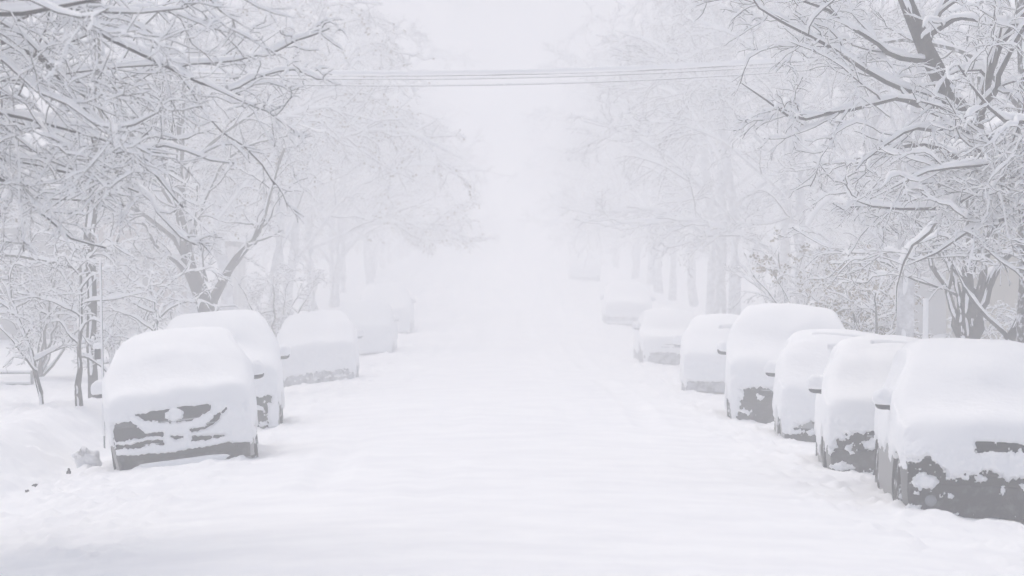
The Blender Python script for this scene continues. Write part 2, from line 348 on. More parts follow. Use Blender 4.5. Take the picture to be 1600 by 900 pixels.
def make_car(kind, x, yfront, colour, label, roll=0.0, yaw=0.0, res=1.0, bare=None, roof=.13, hood=.13, crack=None, seed=1, plaster=.55,
             sink=.13, rear=False, lowbare=.30, grille=None, face_t=.045, scale=1.0, foglamp=False, side_low=.40, ragged=1.0, haze_crust=None, side_bare=.0, group='cars parked in the two kerb rows'):
    sh = Shell(kind, res)
    Q = dict(M)
    if haze_crust:  # far cars: haze-paled colour replaces paint, glass, lamps, plastic and tyres
        for k_ in ('plastic', 'grille', 'lamp', 'fog', 'glass', 'tyre', 'rim', 'chrome'): Q[k_] = M[haze_crust]
    yfront = yfront * KD
    L = sh.L * scale
    yc = yfront + L / 2
    zc = float(ground_z(x, yc, False)) - sink
    pitch = math.atan(float(rise(yc + 2) - rise(yc - 2)) / 4.0)
    t = empty('parked_car', (x, yc, zc), (pitch, R(roll), R(yaw)))
    t.scale = (scale,) * 3
    tag(t, label, 'car', group)
    P = sh.base.copy(); n, m, _ = P.shape
    sx = -1 if rear else 1
    # closed body: add the underside
    V = P.copy(); V[..., 1] -= sh.L / 2
    F = grid_faces(n, m)
    b0 = np.arange(n) * m; b1 = b0 + m - 1
    under = np.stack([b0[:-1], b0[1:], b1[1:], b1[:-1]], 1)
    obj('body', V.reshape(-1, 3), np.concatenate([F, under]), M[haze_crust] if haze_crust else PAINT[colour], t)
    A = lambda y: float(np.interp(y, sh.yf, sh.af))
    def Az(z): return float(np.interp(z, sh.zf[:400][:np.argmax(sh.yf > .5)], sh.af[:np.argmax(sh.yf > .5)]))
    hb = BELT[kind]
    zt = {'suv': .92, 'bigsuv': .98, 'hatch': .68, 'sedan': .62}[kind]
    # front parts
    patch(sh, 'bumper', 0.005, Az(zt * .52), -.985, .985, .018, Q['plastic'], t, m=40)
    g0, g1 = Az(zt * .62), Az(zt * .90)
    if grille == 'wing':
        shp = lambda q: (.0 + .85 * np.abs(2 * q - 1) ** 2.2, .62 + .38 * np.abs(2 * q - 1) ** .8)
        g = patch(sh, 'grille', Az(.50), Az(.80), -.60, .60, .012, Q['grille'], t, m=48, n=12, shape=shp)
        patch(sh, 'air_intake', Az(.30), Az(.47), -.80, .80, .024, Q['grille'], t, m=40)
    else:
        g = patch(sh, 'grille', g0, g1, -.52, .52, .012, Q['grille'], t, m=30)
    # grille bars and badge ring
    for q in (.3, .6):
        aa = (g0 + (g1 - g0) * q)
        patch(sh, 'grille_bar', aa, aa + .018, -.5, .5, .022, Q['chrome'], g, n=3, m=24)
    for sg in (-1, 1):
        lo, hi = sorted((sg * .62, sg * .93))
        patch(sh, 'headlight', Az(zt * .78), Az(zt * 1.02), lo, hi, .014, Q['lamp'], t, n=10, m=14)
        xx, yy, zz = [float(v) for v in sh.top(np.array(Az(zt * .34)), np.array(sg * .74))]
        if foglamp: ellipsoid('fog_light', (xx, yy - .02 - sh.L / 2, zz), (.065, .035, .06), Q['fog'], t, n=8, m=14)
    # glass
    yws0, yws1 = {'suv': (1.25, 2.02), 'bigsuv': (1.34, 2.05), 'hatch': (1.1, 1.98), 'sedan': (1.38, 2.25)}[kind]
    patch(sh, 'windshield', A(yws0), A(yws1), -.90, .90, .006, Q['glass'], t, m=30)
    yr0, yr1 = {'suv': (4.2, 4.46), 'bigsuv': (4.54, 4.72), 'hatch': (3.78, 4.04), 'sedan': (3.42, 3.98)}[kind]
    patch(sh, 'rear_window', A(yr0), A(yr1), -.84, .84, .006, Q['glass'], t, m=30)
    ztop = lambda yy: np.interp(yy, sh.yf, sh.zf) - .13
    zbot = lambda yy: np.minimum(hb + .03 + 0 * yy, ztop(yy) - .01)
    ymid = (yws1 + yr0) / 2 + .05
    for sg in (-1, 1):
        side_patch(sh, 'side_window', yws0 + .35, ymid - .05, zbot, ztop, sg, .006, Q['glass'], t)
        side_patch(sh, 'side_window', ymid + .03, yr0 - .1, zbot, ztop, sg, .006, Q['glass'], t)
        wr = WHEEL[kind]
        for yw in (.86 if kind != 'hatch' else .78, sh.L - .92):
            c = (sg * (HALFW[kind] - .125), yw - sh.L / 2, wr)
            wh = lathe_x('wheel', [(-.11, .0), (-.11, wr * .8), (-.10, wr * .93), (-.07, wr), (.07, wr), (.10, wr * .93), (.11, wr * .7), (.085, wr * .66), (.085, 0)], c, Q['tyre'], t)
            c2 = (sg * (HALFW[kind] - .03), yw - sh.L / 2, wr)
            lathe_x('rim', [(-.02 * sg, wr * .66), (-.045 * sg, wr * .55), (-.035 * sg, wr * .18), (-.01 * sg, wr * .14), (-.01 * sg, 0)], c2, Q['rim'], wh)
        mz = hb + .15
        mx = sg * (HALFW[kind] + .085)
        my = yws0 + .42 - sh.L / 2
        mi = ellipsoid('mirror', (mx, my, mz), (.10, .07, .085), PAINT[colour] if colour in ('black', 'graphite', 'green') and not haze_crust else Q['plastic'], t, pw=.7, n=12, m=18)
        ellipsoid('mirror_arm', (sg * (HALFW[kind] - .02), my + .02, mz - .07), (.09, .035, .022), Q['plastic'], mi, n=6, m=10)
        ellipsoid('snow_cap', (mx - sg * .01, my, mz + .035), (.125, .12, .12), M['snow'], mi, jitter=.14, seed=seed + int(sg), flat=-.55)
    # ---- snow: the same surface pushed out by a thickness field
    N = grid_normals(P)
    X_, Y_, Z_ = P[..., 0], P[..., 1], P[..., 2]
    col = np.arange(m)[None, :] * np.ones((n, 1))
    is_side = (col < sh.ns) | (col >= m - sh.ns)
    nf = fbm(X_ * 2 + 20, Y_ * 2 + 20, Z_ * 2, seed, 4)
    nfine = fbm(X_ * 9 + 20, Y_ * 9 + 20, Z_ * 9, seed + 5, 4)
    up = sstep(.22, .75, N[..., 2])
    Tt = np.where(Z_ > hb + .2, roof, hood) * (1 + .35 * (nf - .5))
    yw_ = {'suv': 1.2, 'bigsuv': 1.3, 'hatch': 1.05, 'sedan': 1.35}[kind]
    t_up = Tt * (1 + 1.25 * np.exp(-((Y_ - yw_ - .10) / .50) ** 2)) * (1 + .5 * (fbm(X_ * 3.1, Y_ * 3.1, Z_ * 3, seed + 71, 3) - .5))
    # vertical cover
    front = (Y_ < .30) & ~is_side
    t_v = face_t * (.55 + 1.1 * (nfine - .45))
    lowm = sstep(lowbare + .14, lowbare - .06, Z_ + .5 * (nf - .5) + .22 * (nfine - .5))
    side_cov = .030 * (.3 + plaster + 1.6 * (nf - .5) + .9 * (nfine - .5)) - .075 * sstep(side_low + .16, side_low - .1, Z_ + .5 * (nf - .5) + .3 * (nfine - .5)) - side_bare
    t_s = np.where(is_side | (Y_ > sh.L - .3), side_cov, t_v)
    if bare is not None:
        fx, fz = X_ * scale, Z_ * scale - sink
        sd = bare(fx, fz)                               # >0 covered, <0 bare
        spk = fbm(fx * 34, fz * 34, 0, seed + 31, 2); rag = ragged * (.085 * (nfine - .5) + .10 * (fbm(fx * 17, fz * 17, 0, seed + 33, 3) - .5) + .30 * np.clip(spk - .70, 0, 1)) + .03 * (fbm(fx * 25, fz * 25, 0, seed + 9, 2) - .5)
        tt_ = np.clip((sd + rag) * 1.6, -.035, face_t * (.35 + 1.4 * nfine))
        t_s = np.where(front, tt_, t_s)
    else:
        t_s = np.where(front, t_v - .09 * lowm, t_s)
    upf = np.where(front, sstep(.5, .9, N[..., 2]), up)
    th = t_s * (1 - upf) + t_up * upf
    # soft corners: smooth where the cover is thick
    S = P + N * th[..., None]
    # overhang droop of the roof and hood blanket
    mask = (sstep(.035, .08, th) * up)[..., None]
    S = smooth_grid(S, int(110 * res * res) + 8, mask)
    S[..., 2] = np.where(up > .3, np.maximum(S[..., 2], P[..., 2] + th * .55), S[..., 2])
    S = smooth_grid(S, 2, mask)
    if crack is not None:
        u = np.clip(X_ / sh.W(Z_, Y_), -1, 1)
        for (yc0, u0, u1, wd) in crack:
            c = np.exp(-((Y_ - yc0 - .03 * nf) / wd) ** 2) * sstep(u0, u0 + .08, u + .2 * (nfine - .5)) * sstep(u1, u1 - .08, u + .2 * (nfine - .5)) * (~is_side)
            S = S * (1 - c[..., None]) + (P - N * .03) * c[..., None]
    S += N * (.006 * (fbm(X_ * 14, Y_ * 14, Z_ * 14, seed + 3, 3) - .5) * (th > .01))[..., None]
    # tuck the rim under the body skin
    S[0] = P[0] - N[0] * .02; S[-1] = P[-1] - N[-1] * .02
    S[:, 0] = P[:, 0] * [1, 1, 1] + [.02, 0, 0]; S[:, -1] = P[:, -1] - [.02, 0, 0]
    S = S.copy(); S[..., 1] -= sh.L / 2
    sn = obj('snow_cover', S.reshape(-1, 3), grid_faces(n, m), M['snow'], t)
    return t

def band(polys, holes=()):
    def f(x, z):
        d = np.full(x.shape, 1e9)
        for p in polys: d = np.minimum(d, poly_sd(x, z, p))
        for (cx, cz, rx, rz) in holes:
            d = np.maximum(d, (1 - np.hypot((x - cx) / rx, (z - cz) / rz)) * min(rx, rz))
        return d
    return f
def from_px(pts, zx, zy, k, p0, u, s, x0=-.94, z0=.03):
    u = np.array(u, float); u /= np.hypot(*u); v = np.array([u[1], -u[0]])
    out = []
    for (a, b) in pts:
        p = np.array([zx + a / k, zy + b / k]) - np.array(p0)
        out.append((float(p @ u) / s + x0, float(p @ v) / s + z0))
    return out
g = lambda pts: from_px(pts, 140, 580, 5.0, (165, 724), (235, -29), 125)
L1_polys = [g(p) for p in (
 [(330,270),(450,245),(600,215),(760,193),(905,192),(905,240),(840,268),(760,302),(640,322),(480,322),(370,302)],
 [(150,350),(200,345),(290,330),(340,372),(400,412),(470,432),(380,442),(280,467),(175,482),(150,420)],
 [(60,330),(112,330),(135,420),(160,490),(165,600),(345,590),(345,715),(100,740)],
 [(170,508),(300,503),(420,468),(540,462),(540,492),(440,492),(330,522),(175,532)],
 [(380,412),(540,408),(540,430),(400,430)],
 [(130,600),(300,592),(560,572),(700,552),(900,520),(1050,490),(1200,495),(1245,560),(1245,680),(340,720),(125,740)],
 [(745,437),(850,428),(1010,424),(900,450),(760,468)],
 [(750,383),(860,363),(930,288),(1020,222),(1010,245),(945,320),(880,374),(760,397)],
 [(600,435),(700,430),(690,450),(640,455)])]
_e = g([(630, 270), (705, 270), (630, 222)])
L1_hole = [(_e[0][0], _e[0][1], .12, .082)]
q1 = lambda pts: from_px(pts, 1250, 440, 2.31, (1398, 800), (100, 4), 158)
R1_polys = [q1(p) for p in (
 [(620,552),(810,572),(1000,585),(1000,620),(808,608),(690,602),(620,600)],
 [(345,590),(362,640),(400,640),(440,632),(480,652),(520,702),(580,692),(640,680),(720,700),(808,700),(1000,700),(1040,650),(1060,650),(1060,900),(700,850),(450,830),(380,790),(365,720)])]
_h1 = q1([(440, 718), (532, 768), (720, 745), (640, 700), (560, 690), (790, 735)])
R1_hole = [(_h1[0][0], _h1[0][1], .125, .09), (_h1[1][0], _h1[1][1], .06, .04), (_h1[2][0], _h1[2][1], .03, .035), (_h1[3][0], _h1[3][1], .05, .03), (_h1[4][0], _h1[4][1], .08, .04), (_h1[5][0], _h1[5][1], .03, .03)]
box = lambda x0, z0, x1, z1: [(x0, z0), (x1, z0), (x1, z1), (x0, z1)]

def shift(d): return (lambda v: v)
XL, XR = -4.16, 4.72
cars = []
c1 = make_car('suv', -4.12, 29.4, 'graphite', 'dark grey car buried in snow with the wing-shaped black grille, nearest on the left side', roll=-7.0, yaw=4.0,
         bare=band(L1_polys, L1_hole), roof=.17, hood=.17, seed=11, grille='wing', res=1.35, ragged=.28, sink=.16)
make_car('bigsuv', -4.50, 36.4, 'green', 'tall snow-buried vehicle half hidden right behind the wing-grilled dark grey car', roll=-5.0, yaw=3.5,
         bare=band([box(-.9, -.2, .72, .40), box(.45, .42, .80, .50)], [(.55, .36, .22, .05), (.62, .10, .10, .05)]), roof=.20, hood=.17, seed=21, res=.9, sink=.15)
make_car('suv', -4.42, 55.5, 'graphite', 'snow-smothered car with a long low dark bumper, third in the left row', roll=-6.0, yaw=2.5,
         bare=band([[( -.9,-.2),(.75,-.2),(.80,.12),(.55,.30),(-.1,.24),(-.7,.26),(-.9,.1)]], [(.1, .14, .7, .03)]), roof=.17, hood=.18, seed=31, res=.7, haze_crust='haze_crust', sink=.15)
make_car('suv', -4.35, 73, 'grey', 'faint snow-covered car showing only a small grey mirror, fourth in the left row', roll=-4, bare=band([box(-.3, -.2, .5, .04)]), seed=41, res=.45, haze_crust='haze_crust_light')
make_car('bigsuv', -4.35, 86, 'silver', 'ghostly tall vehicle in the haze, fifth in the left row', roll=-4, bare=band([box(-.3, -.2, .5, .04)]), seed=42, res=.35, haze_crust='haze_crust_light')

make_car('bigsuv', 4.90, 23.3, 'black', 'nearest car of the right row, snow-crusted black bumper cut by the photo edge', roll=2.5, yaw=-2.4,
         bare=band(R1_polys, R1_hole), roof=.15, hood=.15, seed=51, res=1.4, scale=.97, sink=.15, face_t=.06, foglamp=True, side_low=.72)
make_car('suv', 4.84, 27.6 + .6, 'black', 'car with a speckled black bumper squeezed right behind the nearest right-hand car', roll=3, yaw=-3.5,
         bare=band([[(-.93,-.2),(.9,-.2),(.9,.5),(.2,.56),(-.55,.55),(-.75,.42),(-.86,.2)]], [(-.35,.42,.10,.07),(.0,.36,.13,.09),(-.72,.10,.12,.06),(-.28,.07,.16,.05),(-.62,.33,.05,.05),(.4,.3,.1,.1)]),
         roof=.16, hood=.15, seed=61, res=1.2, sink=.15, crack=[(2.10, -.5, .45, .05)])
make_car('hatch', 4.99, 34.2, 'silver', 'pale hatchback with dark slits under its roof snow, third in the right row', roll=3, yaw=-3.5, scale=1.07,
         bare=band([[(-.68,.24),(.6,.26),(.6,.33),(-.5,.35),(-.66,.31)], [(-.85,-.2),(.85,-.2),(.85,.15),(-.5,.16),(-.86,.13)]], [(-.62,.0,.05,.10)]),
         roof=.17, hood=.15, seed=71, res=1.0, sink=.13, crack=[(2.00, -.6, .5, .045), (1.35, -.30, .0, .03)])
make_car('bigsuv', 4.78, 38.8, 'black', 'tallest domed snow-buried vehicle of the right row with a dark lower front', roll=2.5, yaw=-3.5, scale=1.06,
         bare=band([[(-.80,.05),(-.76,.62),(-.3,.62),(.0,.55),(.7,.56),(.85,.3),(.85,.0),(-.3,-.02)], box(-.85,-.2,-.1,.13)], [(-.5,.48,.05,.04),(-.7,.22,.10,.05)]),
         roof=.22, hood=.18, seed=81, res=.95, sink=.15)
make_car('hatch', 4.78, 50.2, 'grey', 'low rounded snow-buried car just beyond the tallest one in the right row', roll=2.5, yaw=-3, scale=1.09,
         bare=band([[(-.88,-.2),(.88,-.2),(.88,.24),(-.1,.28),(-.8,.27)]]), roof=.17, hood=.15, seed=91, res=.75, haze_crust='haze_crust', crack=[(1.3, -.2, .5, .03)])
make_car('suv', 4.72, 67.5, 'beige', 'faded beige car dissolving into the haze, sixth in the right row', roll=2.5, yaw=1, plaster=.1,
         bare=band([[(-.8,-.1),(.8,-.1),(.8,.36),(-.6,.38)]]), roof=.05, hood=.02, seed=92, res=.5, haze_crust='haze_crust', face_t=.02)
make_car('suv', 4.80, 93, 'grey', 'grey ghost of a car on the slope, seventh in the right row', roll=2, bare=band([box(-.9, .20, .9, .33)]), seed=93, res=.4, haze_crust='haze_crust_light')
make_car('suv', 4.6, 138, 'black', 'last barely visible car up the hill in the right row', roll=2, seed=95, res=.3, haze_crust='haze_crust_light')

# snow-caked lip lying under the first car's bumper
def lump(name, c, r, material, seed, label=None, cat=None, parent=None, jitter=.3, n=18, m=26, rot=(0, 0, 0), pw=1.0, group=None):
    o = ellipsoid(name, (0, 0, 0), r, material, parent, n=n, m=m, jitter=jitter, seed=seed, pw=pw)
    o.location = c; o.rotation_euler = rot
    if label: tag(o, label, cat, group)
    return o
lump('lower_lip', (-.02, -2.40, .20), (.54, .07, .060), M['snow'], 5, parent=c1, jitter=.12, pw=.35)

# ------------------------------------------------------------------ trees
UP = np.array([0, 0, 1.0])
def norm(v): return v / np.maximum(np.linalg.norm(v, axis=-1, keepdims=True), 1e-9)
def tubes(P, Rr, m, snow=None, rng=None, wind=(-.35, -.9, .2), clump=.45):
    """P (n,K,3) centre lines, Rr (n,K) radii -> verts, quads; snow = extra cover thickness (n,K)"""
    n, K, _ = P.shape
    T = norm(np.gradient(P, axis=1))
    S = np.cross(T, UP); bad = np.linalg.norm(S, axis=-1) < .12
    S[bad] = np.cross(T[bad], np.array([0, 1.0, 0])); S = norm(S)
    Nn = norm(np.cross(S, T)); Nn = np.where(Nn[..., 2:] < 0, -Nn, Nn)
    if snow is None:
        C, a, b, E1, E2 = P, Rr, Rr, S, Nn
    else:
        hz = np.sqrt(np.clip(1 - T[..., 2] ** 2, 0, 1))
        wv = np.array(wind); wp = wv - T * (T @ wv)[..., None]
        k = sstep(.25, .75, hz)[..., None]
        E2 = norm(Nn * k + norm(wp) * (1 - k)); E1 = norm(np.cross(T, E2))
        f = (.10 + .90 * hz ** 1.5)
        if rng is not None: f = f * np.clip(1 + clump * rng.standard_normal((n, K)), .1, 1.9)
        ts = snow * f * np.clip(Rr / .009, .35, 1) ** .5
        b = (ts + Rr * .85) / 2; C = P + E2 * (Rr * .0 + b)[..., None]; a = Rr * .86 + ts * .46
        a = a * np.where(ts > .12 * snow, 1, .5) * (.38 + .62 * hz)
    if snow is not None: a = a.copy(); b = b.copy(); a[:, -1] *= .25; b[:, -1] *= .25; C = C.copy(); C[:, -1] = P[:, -1]
    q = np.arange(m) * 2 * math.pi / m + math.pi / m
    V = C[:, :, None] + E1[:, :, None] * (a[..., None] * np.cos(q))[..., None] + E2[:, :, None] * (b[..., None] * np.sin(q))[..., None]
    base = (np.arange(n)[:, None, None] * K + np.arange(K - 1)[None, :, None]) * m
    j = np.arange(m)[None, None]; j2 = (j + 1) % m
    F = np.stack([base + j, base + j2, base + m + j2, base + m + j], -1).reshape(-1, 4)
    return V.reshape(-1, 3), F
def children(rng, P, Rr, per_m, lf, ang, K, tmin=.15, rad=.5, droop=-.25, wob=.25, flat=.5, cap=None, lmin=.12, lmax=9):
    n, Kp, _ = P.shape
    ln = np.linalg.norm(np.diff(P, axis=1), axis=-1).sum(1)
    cnt = np.maximum(1, rng.poisson(per_m * ln))
    idx = np.repeat(np.arange(n), cnt)
    if cap and len(idx) > cap: idx = rng.choice(idx, cap, replace=False)
    N = len(idx)
    t = tmin + (1 - tmin) * rng.random(N) ** .9
    f = t * (Kp - 1); i = np.minimum(f.astype(int), Kp - 2); fr = (f - i)[:, None]
    O = P[idx, i] * (1 - fr) + P[idx, i + 1] * fr
    r0 = (Rr[idx, i] * (1 - fr[:, 0]) + Rr[idx, i + 1] * fr[:, 0])
    T = norm(P[idx, i + 1] - P[idx, i])
    rv = rng.standard_normal((N, 3)); rv[:, 2] *= flat
    perp = norm(rv - T * (rv * T).sum(1, keepdims=True))
    a = np.radians(ang + rng.normal(0, 12, N))[:, None]
    D = norm(T * np.cos(a) + perp * np.sin(a))
    Lc = np.clip(ln[idx] * lf * (1.15 - .65 * t) * rng.uniform(.6, 1.3, N), lmin, lmax)
    pts = [O]; d = D
    for k in range(K - 1):
        d = norm(d + rng.standard_normal((N, 3)) * wob / 1.0 * .6 + np.array([0, 0, droop]) * .35)
        pts.append(pts[-1] + d * (Lc / (K - 1))[:, None])
    Q = np.stack(pts, 1)
    rr = (r0 * rad)[:, None] * np.linspace(1, .35, K)[None]
    return Q, rr
def poly(pts, K):
    pts = np.array(pts, float); a = np.concatenate([[0], np.cumsum(np.linalg.norm(np.diff(pts[:, :3], axis=0), axis=1))])
    q = np.linspace(0, a[-1], K)
    # smooth through the points
    out = np.stack([np.interp(q, a, pts[:, i]) for i in range(pts.shape[1])], 1)
    for _ in range(2): out[1:-1] = .5 * out[1:-1] + .25 * (out[:-2] + out[2:])
    return out
def build_tree(name, seed, trunks, limbs=None, nlimb=9, limb_len=4.6, snow=.045, dens=1.0, label=None, group=None, loc=(0, 0, 0), caps=(900, 6000, 12000), rmin=.0045, kind='tree',
               pale_bark=False, leaves=None, limb_ang=52, droop=(-.05, -.10, -.18, -.22), limb_up=.25, lod=1.0, twig_mat='twig', lim_sides=6, zmin=None):
    """trunks: list of (n,4) x y z r point lists in local metres; limbs likewise (hand placed), more limbs grow by themselves"""
    rng = np.random.default_rng(seed)
    root = empty(name, loc)
    if label: tag(root, label, kind, group)
    def acc(lst, P, r, m): V, F = tubes(P, r, m); lst.append((V, F))
    bark, twg, sn = [], [], []
    TP = []
    for tpts in trunks:
        q = poly(tpts, 14); P = q[None, :, :3].copy(); r = q[None, :, 3].copy()
        P[:, 1:-1] += rng.normal(0, .02, P[:, 1:-1].shape)
        acc(bark, P, r, 12); V, F = tubes(P, r, 10, np.full(r.shape, min(snow * 1.2, .07)) * .7, rng, clump=.3); sn.append((V, F)); TP.append((P, r))
    LP, LR = [], []
    for lp in (limbs or []):
        q = poly(lp, 12); w_ = rng.normal(0, .05, (12, 3)); w_[0] = 0; w_[1:-1] = .5 * w_[1:-1] + .25 * (w_[2:] + w_[:-2]); LP.append((q[:, :3] + w_ * 1.3)[None]); LR.append(q[None, :, 3])
    for (P, r) in TP:
        if nlimb:
            k = 12
            ln = np.linalg.norm(np.diff(P, axis=1), axis=-1).sum(1)[0]
            t = np.linspace(.38, .97, nlimb); f = t * 13; i = np.minimum(f.astype(int), 12)
            O = P[0, i]; az = np.arange(nlimb) * 2.4 + rng.uniform(0, 6)
            up = np.radians(90 - limb_ang + rng.normal(0, 8, nlimb)) + t * .5
            D = np.stack([np.cos(az) * np.cos(up), np.sin(az) * np.cos(up), np.sin(up)], 1)
            Lc = limb_len * (1.15 - .45 * t) * rng.uniform(.8, 1.15, nlimb)
            pts = [O]; d = D
            for kk in range(k - 1):
                d = norm(d + rng.standard_normal(d.shape) * .13 + np.array([0, 0, -.05 * (kk / 4.0)]))
                pts.append(pts[-1] + d * (Lc / (k - 1))[:, None])
            LP.append(np.stack(pts, 1)); LR.append((r[0, i] * .50)[:, None] * np.linspace(1, .22, k)[None])
    P1, R1 = np.concatenate(LP), np.concatenate(LR)
    acc(bark, P1, R1, lim_sides + 1)
    def csnow(P, r, m, s):
        V, F = tubes(P, r, m, np.full(r.shape, s), rng); sn.append((V, F))
    csnow(P1, R1, 6, snow * 1.0)
    P2, R2 = children(rng, P1, R1, 2.4 * dens, .42, 42, 9, rad=.42, droop=droop[1], wob=.36, cap=caps[0], lmin=.5)
    cut = (lambda P, r: (P, r)) if zmin is None else (lambda P, r: (P[P[..., 2].min(1) > zmin], r[P[..., 2].min(1) > zmin]))
    P2, R2 = cut(P2, R2)
    R2 = np.maximum(R2, .0065); caps = tuple(int(c_ * f_) for c_, f_ in zip(caps, (1.3, 1.8, 2.6)))
    acc(twg, P2, R2, 5); csnow(P2, R2, 5, snow * .82)
    P3, R3 = children(rng, P2, R2, 5.0 * dens, .42, 42, 6, rad=.42, droop=droop[2], wob=.46, cap=caps[1], lmin=.22, lmax=1.3)
    P3, R3 = cut(P3, R3)
    R3 = np.maximum(R3, rmin * 1.05)
    acc(twg, P3, R3, 4); csnow(P3, R3, 4, snow * .66)
    P4, R4 = children(rng, P3, R3, 9.0 * dens, .45, 45, 4, rad=.45, droop=droop[3], wob=.5, cap=caps[2], lmin=.12, lmax=.5)
    P4, R4 = cut(P4, R4)
    R4 = np.maximum(R4, rmin * .7)
    acc(twg, P4, R4, 3); csnow(P4, R4, 4, snow * .54)
    def join(l):
        Vs, Fs, o = [], [], 0
        for V, F in l: Vs.append(V); Fs.append(F + o); o += len(V)
        return np.concatenate(Vs), np.concatenate(Fs)
    V, F = join(bark); obj('trunk', V, F, M[pale_bark if isinstance(pale_bark, str) else 'bark_frost' if pale_bark else 'bark'], root)
    V, F = join(twg); cr = obj('crown', V, F, M[twig_mat], root)
    V, F = join(sn); obj('snow_cover', V, F, M['snow_twig'], root)
    if leaves:
        n, mt, size = leaves
        idx = rng.integers(0, len(P4), n); c = P4[idx, rng.integers(0, 4, n)]
        a = norm(rng.standard_normal((n, 3))) * size; b = norm(np.cross(a, rng.standard_normal((n, 3)))) * size * .55
        V = np.stack([c, c + a * .5 + b, c + a, c + a * .5 - b], 1).reshape(-1, 3)
        obj('leaves', V, np.arange(4 * n).reshape(-1, 4), M[mt], root, smooth=False)
    return root
def copy_tree(o, loc, rz, s, label, group=None):
    r = o.copy(); COL.objects.link(r); r.location = loc; r.rotation_euler = (0, 0, rz); r.scale = s
    r['label'] = label
    if group: r['group'] = group
    for ch in list(o.children):
        c = ch.copy(); COL.objects.link(c); c.parent = r
    return r
def P4x(pts):     # (px, py, depth, radius) -> x y z r
    return [(*[float(v) for v in PX(a, b, d)], r) for (a, b, d, r) in pts]
GZ = lambda x, y: float(ground_z(x, y))

# near left tree whose boughs hang in from beyond the left edge of the picture
tl = [(-6.7, 21.5 * KD, -.1, .26), (-6.65, 21.5 * KD, 1.5, .22), (-6.6, 21.4 * KD, 3.2, .19), (-6.4, 21.3 * KD, 5.0, .15), (-6.1, 21.2 * KD, 7.4, .09)]
build_tree('street_tree', 101, [tl], limbs=[
   [(-6.58, 21.4 * KD, 3.7, 0.0540)] + P4x([(-60, 55, 20.6, 0.0360), (30, 62, 20.4, 0.0302), (90, 100, 20.2, 0.0259), (170, 182, 20, 0.0216), (235, 255, 19.8, 0.0130), (270, 285, 19.7, 0.0080)]),
   [(-6.5, 21.3 * KD, 4.4, 0.0504)] + P4x([(40, -20, 20.3, 0.0288), (150, 45, 20, 0.0216), (220, 85, 19.8, 0.0173), (300, 118, 19.6, 0.0130), (375, 155, 19.5, 0.0072)]),
   [(-6.62, 21.4 * KD, 2.9, 0.0432)] + P4x([(-70, 235, 20.4, 0.0274), (10, 262, 20.1, 0.0216), (55, 310, 20, 0.0173), (100, 365, 19.9, 0.0122), (190, 405, 19.8, 0.0065)]),
   [(-6.6, 21.4 * KD, 3.2, 0.0360)] + P4x([(-60, 255, 19.6, 0.0216), (30, 240, 19.4, 0.0158), (120, 262, 19.3, 0.0115), (200, 300, 19.2, 0.0072)]),
   [(-6.6, 21.4 * KD, 3.0, 0.0360)] + P4x([(-50, 290, 19.2, 0.0202), (10, 330, 19.0, 0.0144), (14, 400, 18.9, 0.0094), (5, 460, 18.9, 0.0058)]),
   [(-6.5, 21.3 * KD, 3.9, 0.0360)] + P4x([(-40, 140, 19.0, 0.0216), (60, 180, 18.8, 0.0158), (140, 215, 18.7, 0.0108), (215, 235, 18.6, 0.0065)]),
   [(-6.4, 21.3 * KD, 4.8, 0.0432)] + P4x([(-30, 20, 17.5, 0.0252), (60, 30, 17.2, 0.0202), (170, -10, 17.0, 0.0144), (260, 10, 16.9, 0.0072)]),
   ], nlimb=3, limb_len=3.0, snow=.054, dens=.92, caps=(300, 2000, 6000), rmin=.0035, zmin=2.2,
   label='dark-branched tree reaching in over the upper left corner, nearest on the left', group='street trees')
